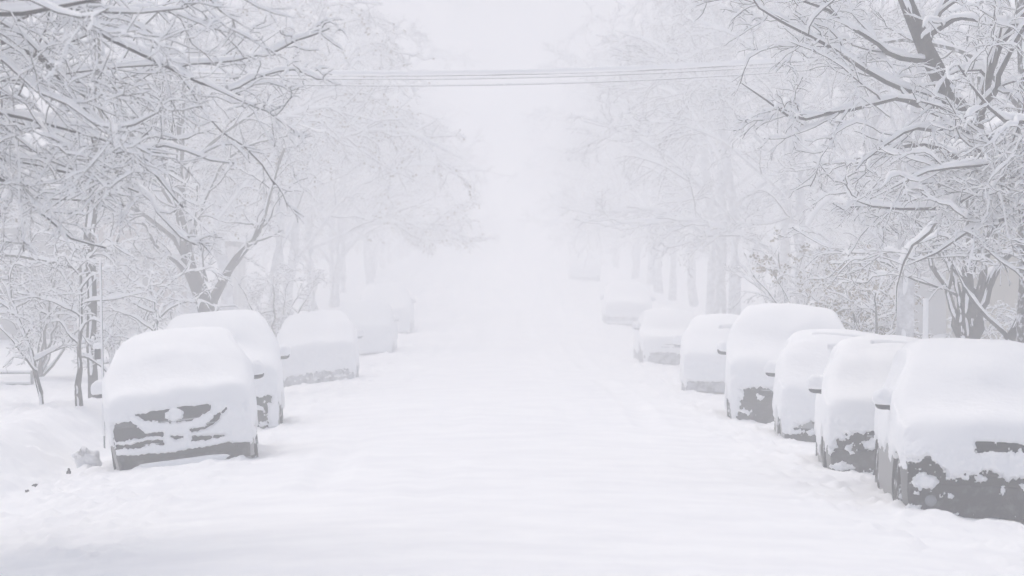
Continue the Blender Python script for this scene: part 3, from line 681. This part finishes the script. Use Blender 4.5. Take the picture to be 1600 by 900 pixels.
# big leaning tree at the right
tr = [(7.3, 29.0 * KD, -.1, .24), (7.0, 28.6 * KD, 1.6, .20)] + P4x([(1640, 370, 28.2, .17), (1570, 270, 28, .14), (1510, 195, 28, .125), (1470, 130, 28, .115), (1440, 70, 28, .10), (1405, -20, 28, .085), (1370, -140, 28, .05)])
build_tree('street_tree', 202, [tr], limbs=[
   P4x([(1500, 182, 28, 0.0532), (1440, 150, 27.7, 0.0342), (1370, 116, 27.4, 0.0289), (1300, 72, 27.1, 0.0228), (1220, 25, 26.9, 0.0152), (1150, -15, 26.8, 0.0076)]),
   P4x([(1480, 165, 28, 0.0456), (1410, 150, 27.3, 0.0304), (1347, 161, 27, 0.0274), (1280, 172, 26.8, 0.0228), (1214, 187, 26.7, 0.0167), (1185, 160, 26.6, 0.0091), (1150, 132, 26.5, 0.0053)]),
   P4x([(1530, 225, 28, 0.0456), (1470, 185, 27.2, 0.0266), (1420, 205, 26.9, 0.0213), (1370, 228, 26.7, 0.0137), (1330, 265, 26.6, 0.0061)]),
   P4x([(1445, 95, 28, 0.0456), (1380, 70, 27.5, 0.0266), (1290, 20, 27.2, 0.0198), (1180, -30, 27, 0.0106)]),
   P4x([(1570, 275, 28, 0.0532), (1530, 300, 27, 0.0380), (1470, 322, 26.7, 0.0274), (1400, 338, 26.5, 0.0167), (1330, 332, 26.4, 0.0076)]),
   P4x([(1600, 300, 28, 0.0532), (1560, 330, 26.5, 0.0304), (1500, 370, 26.2, 0.0213), (1430, 420, 26.1, 0.0091)]),
   P4x([(1475, 322, 28.7, 0.0228), (1440, 372, 30, 0.0167), (1412, 420, 31, 0.0137), (1402, 445, 32, 0.0091), (1398, 478, 32.6, 0.0053)]),
   P4x([(1510, 200, 28, 0.0456), (1560, 140, 27.5, 0.0342), (1600, 60, 27.2, 0.0228), (1640, -40, 27, 0.0152)]),
   P4x([(1560, 260, 28, 0.0380), (1590, 240, 26.8, 0.0304), (1540, 245, 26.4, 0.0213), (1450, 262, 26.0, 0.0122), (1360, 300, 25.9, 0.0061)]),
   P4x([(1440, 70, 28, 0.0380), (1490, 20, 27.6, 0.0266), (1560, 30, 27.3, 0.0190), (1640, 60, 27.2, 0.0114)]),
   P4x([(1640, 200, 28, 0.0380), (1600, 190, 26.0, 0.0266), (1550, 170, 25.6, 0.0167), (1490, 90, 25.4, 0.0091)]),
   ], nlimb=5, limb_len=3.4, snow=.060, dens=1.12, zmin=2.0, caps=(1000, 8000, 22000), rmin=.004,
   label='large leaning tree with a thick dark trunk at the upper right', group='street trees')
# trunk that stands at the right edge
te = P4x([(1608, 560, 33, .17), (1606, 300, 33, .15), (1602, 120, 33, .13), (1598, -60, 33, .11), (1590, -260, 33, .07)])
build_tree('street_tree', 203, [te], nlimb=8, limb_len=3.6, snow=.045, pale_bark=True, caps=(400, 2600, 6500), label='upright tree whose dark trunk stands on the right picture edge', group='street trees')
# many-stemmed tree behind the nearest right-hand cars
b = lambda px, py, r, d=36.0: (px, py, d, r)
stems = [[b(1514, 600, .13), b(1512, 500, .095), b(1512, 420, .085), b(1516, 350, .075), b(1520, 240, .05), b(1530, 120, .03)],
         [b(1520, 560, .10), b(1528, 500, .075), b(1545, 440, .065), b(1565, 400, .058), b(1610, 372, .045), b(1680, 340, .03)],
         [b(1516, 540, .09), b(1530, 460, .06), b(1540, 400, .05), b(1575, 330, .04), b(1590, 260, .025)],
         [b(1504, 530, .08), b(1490, 470, .05), b(1462, 420, .042), b(1440, 370, .03), b(1425, 310, .02)],
         [b(1506, 520, .07), b(1496, 450, .045), b(1478, 400, .035), b(1462, 340, .022)],
         [b(1560, 600, .09, 35.0), b(1580, 515, .075, 35.0), b(1610, 480, .065, 35.0), b(1660, 430, .05, 35.0)]]
build_tree('street_tree', 204, [P4x(s_) for s_ in stems], nlimb=2, limb_len=2.0, snow=.045, dens=.7, caps=(200, 1200, 2800), label='many-stemmed tree fanning out behind the nearest right-hand cars', group='street trees')
build_tree('street_tree', 205, [P4x([(1414, 600, 40, .17), (1413, 500, 40, .15), (1414, 430, 40, .14), (1420, 330, 40, .12), (1432, 160, 40, .09), (1440, 20, 40, .05)])], nlimb=9, limb_len=3.4, snow=.05, pale_bark='bark_plaster_haze',
           caps=(420, 2800, 7000), label='tree with a pale snow-plastered trunk between the white post and the hedge', group='street trees')
# left: slim trunk that forks, mid distance
build_tree('street_tree', 301, [P4x([(146, 640, 40, .09), (143, 500, 40, .08), (143, 420, 40, .085), (148, 310, 40, .10), (146, 240, 40, .09), (158, 170, 40, .075), (150, 60, 40, .05), (160, -60, 40, .03)])],
   limbs=[P4x([(150, 320, 40, .07), (172, 290, 39.8, .05), (180, 255, 39.6, .045), (208, 228, 39.5, .035), (230, 190, 39.4, .02), (260, 120, 39.4, .012)])],
   nlimb=8, limb_len=3.6, snow=.05, caps=(420, 3000, 8000), label='slim tree with a forked dark trunk behind the nearest left-hand car', group='street trees')
# left: broad tree with the big diagonal limbs behind the second car
build_tree('street_tree', 302, [P4x([(345, 590, 52, .34), (330, 500, 52, .24), (322, 468, 52, .21), (298, 435, 52, .15), (288, 400, 52, .14), (284, 345, 52, .12), (278, 250, 52, .09), (290, 120, 52, .05)])],
   limbs=[P4x([(330, 480, 52, .13), (342, 450, 51.8, .10), (356, 415, 51.6, .10), (382, 385, 51.5, .08), (410, 350, 51.4, .06), (425, 290, 51.3, .04), (440, 230, 51.2, .03)]),
          P4x([(292, 425, 52, .07), (272, 410, 51.8, .05), (246, 388, 51.7, .04), (220, 350, 51.6, .03)]),
          P4x([(322, 440, 51.5, .05), (312, 400, 51.4, .045), (302, 350, 51.3, .035), (310, 290, 51.2, .02)])],
   nlimb=9, limb_len=4.4, snow=.06, caps=(460, 3200, 8500), label='broad tree with a thick base and a long diagonal limb above the second left-hand car', group='street trees')
build_tree('street_tree', 303, [P4x([(330, 330, 44, .14), (322, 200, 44, .12), (330, 90, 44, .11), (345, 40, 44, .11), (350, -20, 44, .09), (370, -140, 44, .05)])],
   limbs=[P4x([(338, 60, 44, .07), (365, 30, 43.8, .05), (395, 22, 43.6, .03), (470, 40, 43.5, .02)]), P4x([(325, 140, 44, .06), (380, 110, 43.6, .04), (450, 105, 43.3, .03), (520, 120, 43, .02), (600, 150, 42.8, .01)]),
          P4x([(325, 200, 44, .05), (400, 190, 43.6, .04), (480, 210, 43.3, .025), (540, 250, 43, .01)]), P4x([(340, 40, 44, .05), (430, 10, 43.6, .04), (520, 5, 43.3, .025), (640, 20, 43, .01)])],
   nlimb=8, limb_len=3.8, snow=.055, caps=(520, 3600, 9500), leaves=(1800, 'dry_leaf', .07), label='tall tree with a few brownish leaves hanging left of the wires', group='street trees') if False else None

# young trees on the left verge
yt = dict(snow=.055, dens=1.5, kind='tree', group='young trees on the left verge')
gz = GZ(-6.75, 37 * KD)
build_tree('young_tree', 401, [[(-6.62, 36.8 * KD, gz - .05, .065), (-6.62, 36.8 * KD, gz + .5, .055), (-6.64, 36.8 * KD, gz + .55, .035), (-6.6, 36.8 * KD, gz + 1.3, .03), (-6.62, 36.8 * KD, gz + 2.0, .02), (-6.55, 36.8 * KD, gz + 2.6, .010)]], nlimb=13, limb_len=1.15, caps=(300, 1400, 2600), limb_ang=74,
           label='young tree with a pinkish bare stem and layered snowy branches beside the nearest left car', **yt)
build_tree('young_tree', 402, [P4x([(68, 650, 38, .05), (60, 590, 38, .04), (45, 540, 38, .035), (22, 490, 38, .028), (14, 430, 38, .018)])], nlimb=9, limb_len=1.1, caps=(260, 1300, 2400), limb_ang=70,
           label='thin young tree with a curved leaning stem near the left picture edge', **yt)
build_tree('young_tree', 403, [P4x([(250, 640, 44, .05), (246, 560, 44, .045), (240, 500, 44, .035), (238, 440, 44, .02)])], nlimb=12, limb_len=1.6, caps=(320, 1700, 3000), limb_ang=76,
           label='low spreading young tree rising over the roof of the nearest left car', **yt)
# shrubs on the right verge
def shrub(seed, x, y, h, wd, label, leaves=None, ns=7, twig='twig', snow=.05):
    y = y * KD
    rng = np.random.default_rng(seed); gz = GZ(x, y); tr_ = []
    for k in range(ns):
        a = rng.uniform(0, 6.28); q = rng.uniform(.35, 1) * wd / 2
        dx, dy = math.cos(a) * q, math.sin(a) * q
        tr_.append([(0, 0, -.1, .035), (dx * .4, dy * .4, h * .35, .028), (dx * .8, dy * .8, h * .7, .02), (dx * 1.15, dy * 1.15, h * .92, .01)])
    return build_tree('shrub', seed, tr_, nlimb=5, limb_len=h * .42, snow=snow, dens=1.35, caps=(420, 2400, 5200), loc=(x, y, gz), label=label, kind='shrub', group='snow-laden shrubs', leaves=leaves, twig_mat=twig, limb_ang=60)
def at(px, d): return (px - VX) / F_PX * d * KD
shrub(501, at(1300, 46), 46, 2.3, 3.0, 'brownish clipped-looking shrub mound behind the tallest right-hand vehicle', leaves=(4500, 'dry_leaf', .05))
shrub(502, at(1372, 42), 42, 1.9, 2.4, 'dense grey twiggy shrub left of the pale snow-plastered trunk', leaves=(2500, 'dry_leaf', .04))
shrub(503, at(1235, 56), 56, 2.9, 3.4, 'tall pale shrub rising over the low rounded right-hand car')
shrub(505, at(60, 50), 50, 2.2, 3.2, 'pale shrub behind the rail fence at the left edge')
shrub(506, at(190, 54), 54, 2.0, 3.0, 'pale shrub behind the nearest left car, below the porch column')
shrub(507, at(430, 64), 64, 2.3, 3.0, 'pale shrub between the second and third cars of the left row')
shrub(508, at(1560, 46), 46, 1.3, 2.2, 'low shrub against the beige house at the right edge')

# mesh kinds reused for the trees further up the street
rng0 = np.random.default_rng(7)
protos = []
for k in range(4):
    lean = [(.3, .1), (-.4, .2), (.1, -.3), (.5, .3)][k]; h = [7.2, 6.4, 7.8, 6.8][k]
    tpts = [(0, 0, -.2, .18), (.10 * lean[0], 0, 1.2, .13), (.5 * lean[0], .1, 2.4, .115), (lean[0] * .3, lean[1], h * .6, .09), (lean[0] * 1.2, lean[1], h * .8, .065), (lean[0] * 1.4, lean[1] * 1.5, h, .04)]
    protos.append((tpts, h))
SPOT = []
for k in range(26):
    d = 46 + 8.3 * k + rng0.uniform(-1.5, 1.5)
    if k > 0: SPOT.append(('left', -7.4 + rng0.uniform(-.5, .4), d + 4))
    SPOT.append(('right', 7.3 + rng0.uniform(-.4, .6), d + 3))
back = []
for k in range(16):
    d = 58 + 9 * k + rng0.uniform(-3, 3)
    back.append(('left', -12.5 - rng0.uniform(0, 5), d)); back.append(('right', 12.5 + rng0.uniform(0, 5), d + 4))
back = [('left', -11.5, 47), ('right', 11.8, 48)] + back
first = {}
words = ['second', 'third', 'fourth', 'fifth', 'sixth', 'seventh', 'eighth', 'ninth', 'tenth', 'eleventh', 'twelfth', 'thirteenth']
cnt = {'left': 0, 'right': 0, 'bl': 0, 'br': 0}
def place(side, x, d, k, yard):
    i = k % 4
    s = rng0.uniform(.88, 1.15) * (1.0 if yard else 1.12 if d < 62 else 1.3 if d < 90 else 1.45); rz = rng0.uniform(0, 6.28); z = GZ(x, d) - .05
    key = ('b' + side[0]) if yard else side
    n = cnt[key]; cnt[key] += 1
    far = d > 105; d = d * KD
    if far: lab = f'faint bare snowy tree lost in the haze far up the {side} side of the street'; gr = f'faint far trees on the {side}'
    elif yard: lab = f'{(["first"] + words)[n]} hazy yard tree set back on the {side}, counting away from the camera'; gr = 'yard trees'
    else: lab = f'{(["first"] + words)[n]} hazy kerb tree up the {side} row, beyond the detailed trees'; gr = 'street trees'
    if i not in first:
        o = build_tree('street_tree', 600 + i, [protos[i][0]], nlimb=11, limb_len=4.7, snow=.065, dens=.95, caps=(520, 3600, 12000), rmin=.006, pale_bark='bark_plaster_haze', twig_mat='twig_haze', loc=(x, d, z), label=lab, group=gr, leaves=(1500, 'dry_leaf', .06) if i == 1 else None)  # pale trunk and twig colours add to the haze on further trees
        o.rotation_euler = (0, 0, rz); o.scale = (s, s, s); first[i] = o
    else: copy_tree(first[i], (x, d, z), rz, (s, s, s * rng0.uniform(.95, 1.15)), lab, gr)
for k, (side, x, d) in enumerate(SPOT): place(side, x, d, k, False)
for k, (side, x, d) in enumerate(back): place(side, x, d, k + 1, True)

# ------------------------------------------------------------------ wires across the street
def rope(name, p0, p1, sag, r, material, parent=None, n=60, wob=0.0, seed=0, up=0.0, m=8):
    t = np.linspace(0, 1, n); p0, p1 = np.array(p0, float), np.array(p1, float)
    P = p0 + (p1 - p0) * t[:, None]; P[:, 2] -= 4 * sag * t * (1 - t); P[:, 2] += up
    rr = np.full(n, r) * (1 + wob * (fbm(t * 40, seed, 0, seed, 3) - .5) * 2)
    V, F = tubes(P[None], rr[None], m)
    return obj(name, V, F, material, parent)
dW = 50.0
zL, zR = PX(-60, 108, dW)[2], PX(1640, 84, dW)[2]
xl, xr_ = at(-60, dW) - .8, at(1640, dW) + .8
dW *= KD
def wire(dy, r, label, snow_r, sag, dd, endz=0):
    c = rope('overhead_cable', (xl, dW + dd, zL + .25 + dy), (xr_, dW + dd, zR + .42 + dy), sag, r, M['cable'])
    tag(c, label, 'cable', 'cables across the street')
    if snow_r: rope('snow_cover', (xl, dW + dd, zL + .25 + dy), (xr_, dW + dd, zR + .42 + dy), sag, snow_r, M['snow'], c, wob=.25, seed=int(r * 1000), up=r * .5 + snow_r * .9, n=220)
wire(0, .009, 'thick snow-loaded cable spanning the street, uppermost of the three', .060, .62, 0)
wire(-.085, .007, 'thin dark cable just below the snow-loaded one', .018, .60, .12)
wire(-.16, .007, 'lowest thin cable, sagging below the other two across the street', .015, .66, .2)
for sg, x in ((-1, xl - .05), (1, xr_ + .05)):
    z0 = GZ(x, dW); h = 8.4
    pl = empty('utility_pole', (x, dW + .1, z0)); tag(pl, 'wooden utility pole carrying the street cables on the ' + ('left' if sg < 0 else 'right'), 'utility pole', 'utility poles')
    V, F = tubes(np.array([[(0, 0, -.3 + (h + .3) * q) for q in np.linspace(0, 1, 8)]]), np.linspace(.16, .11, 8)[None], 14); obj('pole', V, F, M['pole_wood'], pl)
    V, F = tubes(np.array([[(-.9 + 1.8 * q, 0, h - .6) for q in np.linspace(0, 1, 4)]]), np.full((1, 4), .055), 4); obj('crossarm', V, F, M['pole_wood'], pl)
    ellipsoid('snow_cap', (0, 0, h), (.16, .16, .14), M['snow'], pl, jitter=.1)

# ------------------------------------------------------------------ street furniture, fence, stones
def boxm(name, c, s, material, parent, bev=.0, rz=0):
    x, y, z = [v / 2 for v in s]
    b_ = min(bev, x * .9, y * .9)
    pts = [(-x + b_, -y), (x - b_, -y), (x, -y + b_), (x, y - b_), (x - b_, y), (-x + b_, y), (-x, y - b_), (-x, -y + b_)] if b_ > 0 else [(-x, -y), (x, -y), (x, y), (-x, y)]
    n = len(pts); V = [(c[0] + p[0], c[1] + p[1], c[2] - z) for p in pts] + [(c[0] + p[0], c[1] + p[1], c[2] + z) for p in pts]
    F = [list(range(n))[::-1], list(range(n, 2 * n))] + [[i, (i + 1) % n, n + (i + 1) % n, n + i] for i in range(n)]
    return obj(name, np.array(V), F, material, parent, smooth=False)
def stick(name, pts, r, material, parent, m=10):
    P = np.array([pts], float); V, F = tubes(P, np.full(P.shape[:2], r), m); return obj(name, V, F, material, parent)
x, y = at(164, 34), 34.0 * KD; z0 = GZ(x, y)
sp = empty('sign_pole', (x, y, z0)); tag(sp, 'thin pale leaning pole with a small dark box, behind the nearest left car', 'pole')
stick('pole', [(0, 0, -.2), (-.02, 0, .8), (-.06, 0, 2.0 - z0 + .38)], .013, M['galv'], sp)
stick('snow_cover', [(-.012, -.018, .2), (-.03, -.018, .8), (-.07, -.012, 2.0 - z0 + .40)], .014, M['snow'], sp)
zb = 2.0 - (552 - 450) / F_PX * 34 * KD - z0
boxm('meter_box', (-.10, -.03, zb), (.085, .07, .17), M['box_dark'], sp, .015)
ellipsoid('snow_cap', (-.10, -.03, zb + .10), (.07, .06, .05), M['snow'], sp, n=8, m=12)
x, y = at(1447, 33), 33.0 * KD; z0 = GZ(x, y); h = 2.0 - (466 - 450) / F_PX * 33 * KD - z0
mp = empty('marker_post', (x, y, z0)); tag(mp, 'snow-plastered white marker post behind the right-hand cars', 'post')
stick('post', [(0, 0, -.2), (0, 0, h - .04)], .028, M['galv'], mp)
stick('snow_cover', [(-.01, -.02, .15), (-.012, -.025, h * .6), (-.005, -.015, h)], .038, M['snow'], mp)
# rail fence at the left edge
fx0, fy = at(52, 46), 46.0 * KD
fn = empty('rail_fence', (fx0, fy, GZ(fx0, fy))); tag(fn, 'low snow-topped rail fence at the left picture edge', 'fence')
zg = GZ(fx0, fy)
zt_ = 2.0 - (583 - 450) / F_PX * 46 * KD - zg
for k in range(4): stick('post', [(-1.5 * k - .02, 0, -.3), (-1.5 * k - .02, 0, zt_ + .05)], .035, M['galv'], fn)
for zz in (zt_, zt_ - .22):
    stick('rail', [(.0, 0, zz), (-4.6, 0, zz)], .018, M['galv'], fn); stick('snow_cover', [(.0, 0, zz + .03), (-2.3, 0, zz + .035), (-4.6, 0, zz + .03)], .024, M['snow'], fn)
def gpt(px, py):          # where the photo's pixel meets the ground
    d = 20.0
    for _ in range(40):
        x = (px - VX) / F_PX * d; z = float(ground_z(x, d)); d = (CAM_Z - z) / (py - VY) * F_PX
    return x, d, z
for i, (px_, py_, r, lab) in enumerate([(56, 764, (.07, .06, .045), 'dark stone poking through the snow at the lower left'), (42, 769, (.025, .025, .02), 'tiny dark pebble left of the dark stone'), (108, 742, (.03, .025, .05), 'small upright grey stone between the dark stone and the nearest left car')]):
    x, y, z = gpt(px_, py_)
    lump('stone', (x, y, z + r[2] * .4), r, M['stone'], 60 + i, lab, 'stone', jitter=.5, n=9, m=12, group='stones in the snow')
x, y, z = gpt(146, 728)
lump('ice_chunk', (x, y + .15, z + .07), (.17, .14, .13), M['grey_ice'], 73, 'grey lump of ice beside the front corner of the nearest left car', 'ice chunk', jitter=.45, rot=(0, .3, .4))

# ------------------------------------------------------------------ houses
def house(name, x, y, wx, dy, h, wallm, label, facing):
    """facing +1: the front looks to +x (towards the street from the left)"""
    y = y * KD
    z = min(GZ(x - wx / 2, y), GZ(x + wx / 2, y), GZ(x, y - dy / 2)) - .2
    t = empty(name, (x, y, z)); tag(t, label, 'house', 'houses along the street')
    t.rotation_euler = (0, 0, 0 if facing > 0 else math.pi)
    boxm('wall', (0, 0, h / 2), (wx, dy, h), M[wallm], t)
    # siding courses
    for k in range(int(h / .45)):
        boxm('siding_course', (0, 0, .3 + .45 * k), (wx + .03, dy + .03, .03), M[wallm], t)
    rh = wx * .36; ov = .5
    V = [(-wx / 2 - ov, -dy / 2 - ov, h), (wx / 2 + ov, -dy / 2 - ov, h), (0, -dy / 2 - ov, h + rh), (-wx / 2 - ov, dy / 2 + ov, h), (wx / 2 + ov, dy / 2 + ov, h), (0, dy / 2 + ov, h + rh)]
    F = [[0, 1, 2], [5, 4, 3], [0, 2, 5, 3], [1, 4, 5, 2], [0, 3, 4, 1]]
    rf = obj('roof', np.array(V), F, M['shingle'], t, smooth=False)
    V2 = [(a * 1.01, b_ * 1.005, c + .03) for (a, b_, c) in V]; V3 = [(a * 1.01, b_ * 1.005, c + .24) for (a, b_, c) in V]
    FF = [[6 + 0, 6 + 2, 6 + 5, 6 + 3], [6 + 1, 6 + 4, 6 + 5, 6 + 2], [0, 3, 5, 2], [1, 2, 5, 4], [0, 2, 8, 6], [2, 1, 7, 8], [3, 9, 11, 5], [5, 11, 10, 4], [0, 6, 9, 3], [1, 4, 10, 7]]
    obj('roof_snow', np.array(V2 + V3), FF, M['snow'], rf, smooth=False)
    ch = boxm('chimney', (-.8, dy * .2, h + rh + .1), (.6, .6, 1.5), M['brick'], rf)
    def window(cx, cy, cz, w_, hh, ax):
        s = (w_ + .2, .10, hh + .2) if ax == 'y' else (.10, w_ + .2, hh + .2)
        s2 = (w_, .13, hh) if ax == 'y' else (.13, w_, hh)
        f = boxm('window', (cx, cy, cz), s, M['trim'], t); boxm('pane', (cx, cy, cz), s2, M['win'], f)
        s3 = (w_ + .05, .16, .05) if ax == 'y' else (.16, w_ + .05, .05); boxm('muntin', (cx, cy, cz), s3, M['trim'], f)
        s4 = (w_ + .3, .22, .10) if ax == 'y' else (.22, w_ + .3, .10); boxm('snowy_sill', (cx, cy, cz - hh / 2 - .12), s4, M['snow'], f)
    for cz in ([1.9, 4.6] if h > 4 else [1.9]):
        for cx in (-wx * .27, wx * .27): window(cx, -dy / 2, cz, 1.0, 1.4, 'y')
        for cy in (-dy * .3, dy * .05, dy * .34):
            if not (cz < 2 and abs(cy - dy * .05) < .1): window(wx / 2, cy, cz, 1.0, 1.4, 'x')
    dr = boxm('door', (wx / 2, dy * .05, 1.35), (.12, 1.0, 2.1), M['door_red'], t); ellipsoid('handle', (wx / 2 + .09, dy * .05 + .36, 1.3), (.04, .04, .04), M['chrome'], dr, n=6, m=8)
    px0 = wx / 2 + 2.0
    boxm('porch_floor', (wx / 2 + 1.05, 0, .25), (2.1, dy * .8, .3), M['trim'], t)
    boxm('porch_roof', (wx / 2 + 1.1, 0, 2.95), (2.3, dy * .86, .18), M['shingle'], t); boxm('porch_snow', (wx / 2 + 1.1, 0, 3.15), (2.4, dy * .88, .2), M['snow'], t, .1)
    for cy in (-dy * .38, -dy * .13, dy * .13, dy * .38): boxm('porch_column', (px0, cy, 1.63), (.24, .24, 2.46), M['trim'], t, .03)
    return t
house('house', -17.6, 78, 6.4, 8, 5.6, 'sid_grey', 'grey house behind the left trees whose porch column shows above the nearest car', 1)
house('house', 15.6, 62, 7, 9, 5.6, 'sid_beige', 'beige house showing at the right picture edge behind the fanning stems', -1)
house('house', -16.5, 97, 7, 9, 5.2, 'brick', 'brick house lost in haze, second on the left side', 1)
house('house', 16.5, 82, 7, 9, 5.6, 'sid_grey', 'grey house lost in haze, second on the right side', -1)

# ------------------------------------------------------------------ the snowy air
hz_ = boxm('haze', (0, 262 * KD, 15.2), (296, 630 * KD, 37), M['snow'], None)
hm = bpy.data.materials.new('haze_air'); hm.use_nodes = True; t_ = hm.node_tree; t_.nodes.clear()
pv = t_.nodes.new('ShaderNodeVolumePrincipled'); pv.inputs['Color'].default_value = (0.984, 0.986, 0.997, 1); pv.inputs['Density'].default_value = HAZE_DENSITY; pv.inputs['Anisotropy'].default_value = 0.12
on = t_.nodes.new('ShaderNodeOutputMaterial'); t_.links.new(pv.outputs[0], on.inputs['Volume'])
hz_.data.materials.clear(); hz_.data.materials.append(hm); tag(hz_, 'blowing snow haze filling the street', 'haze', kind='stuff')
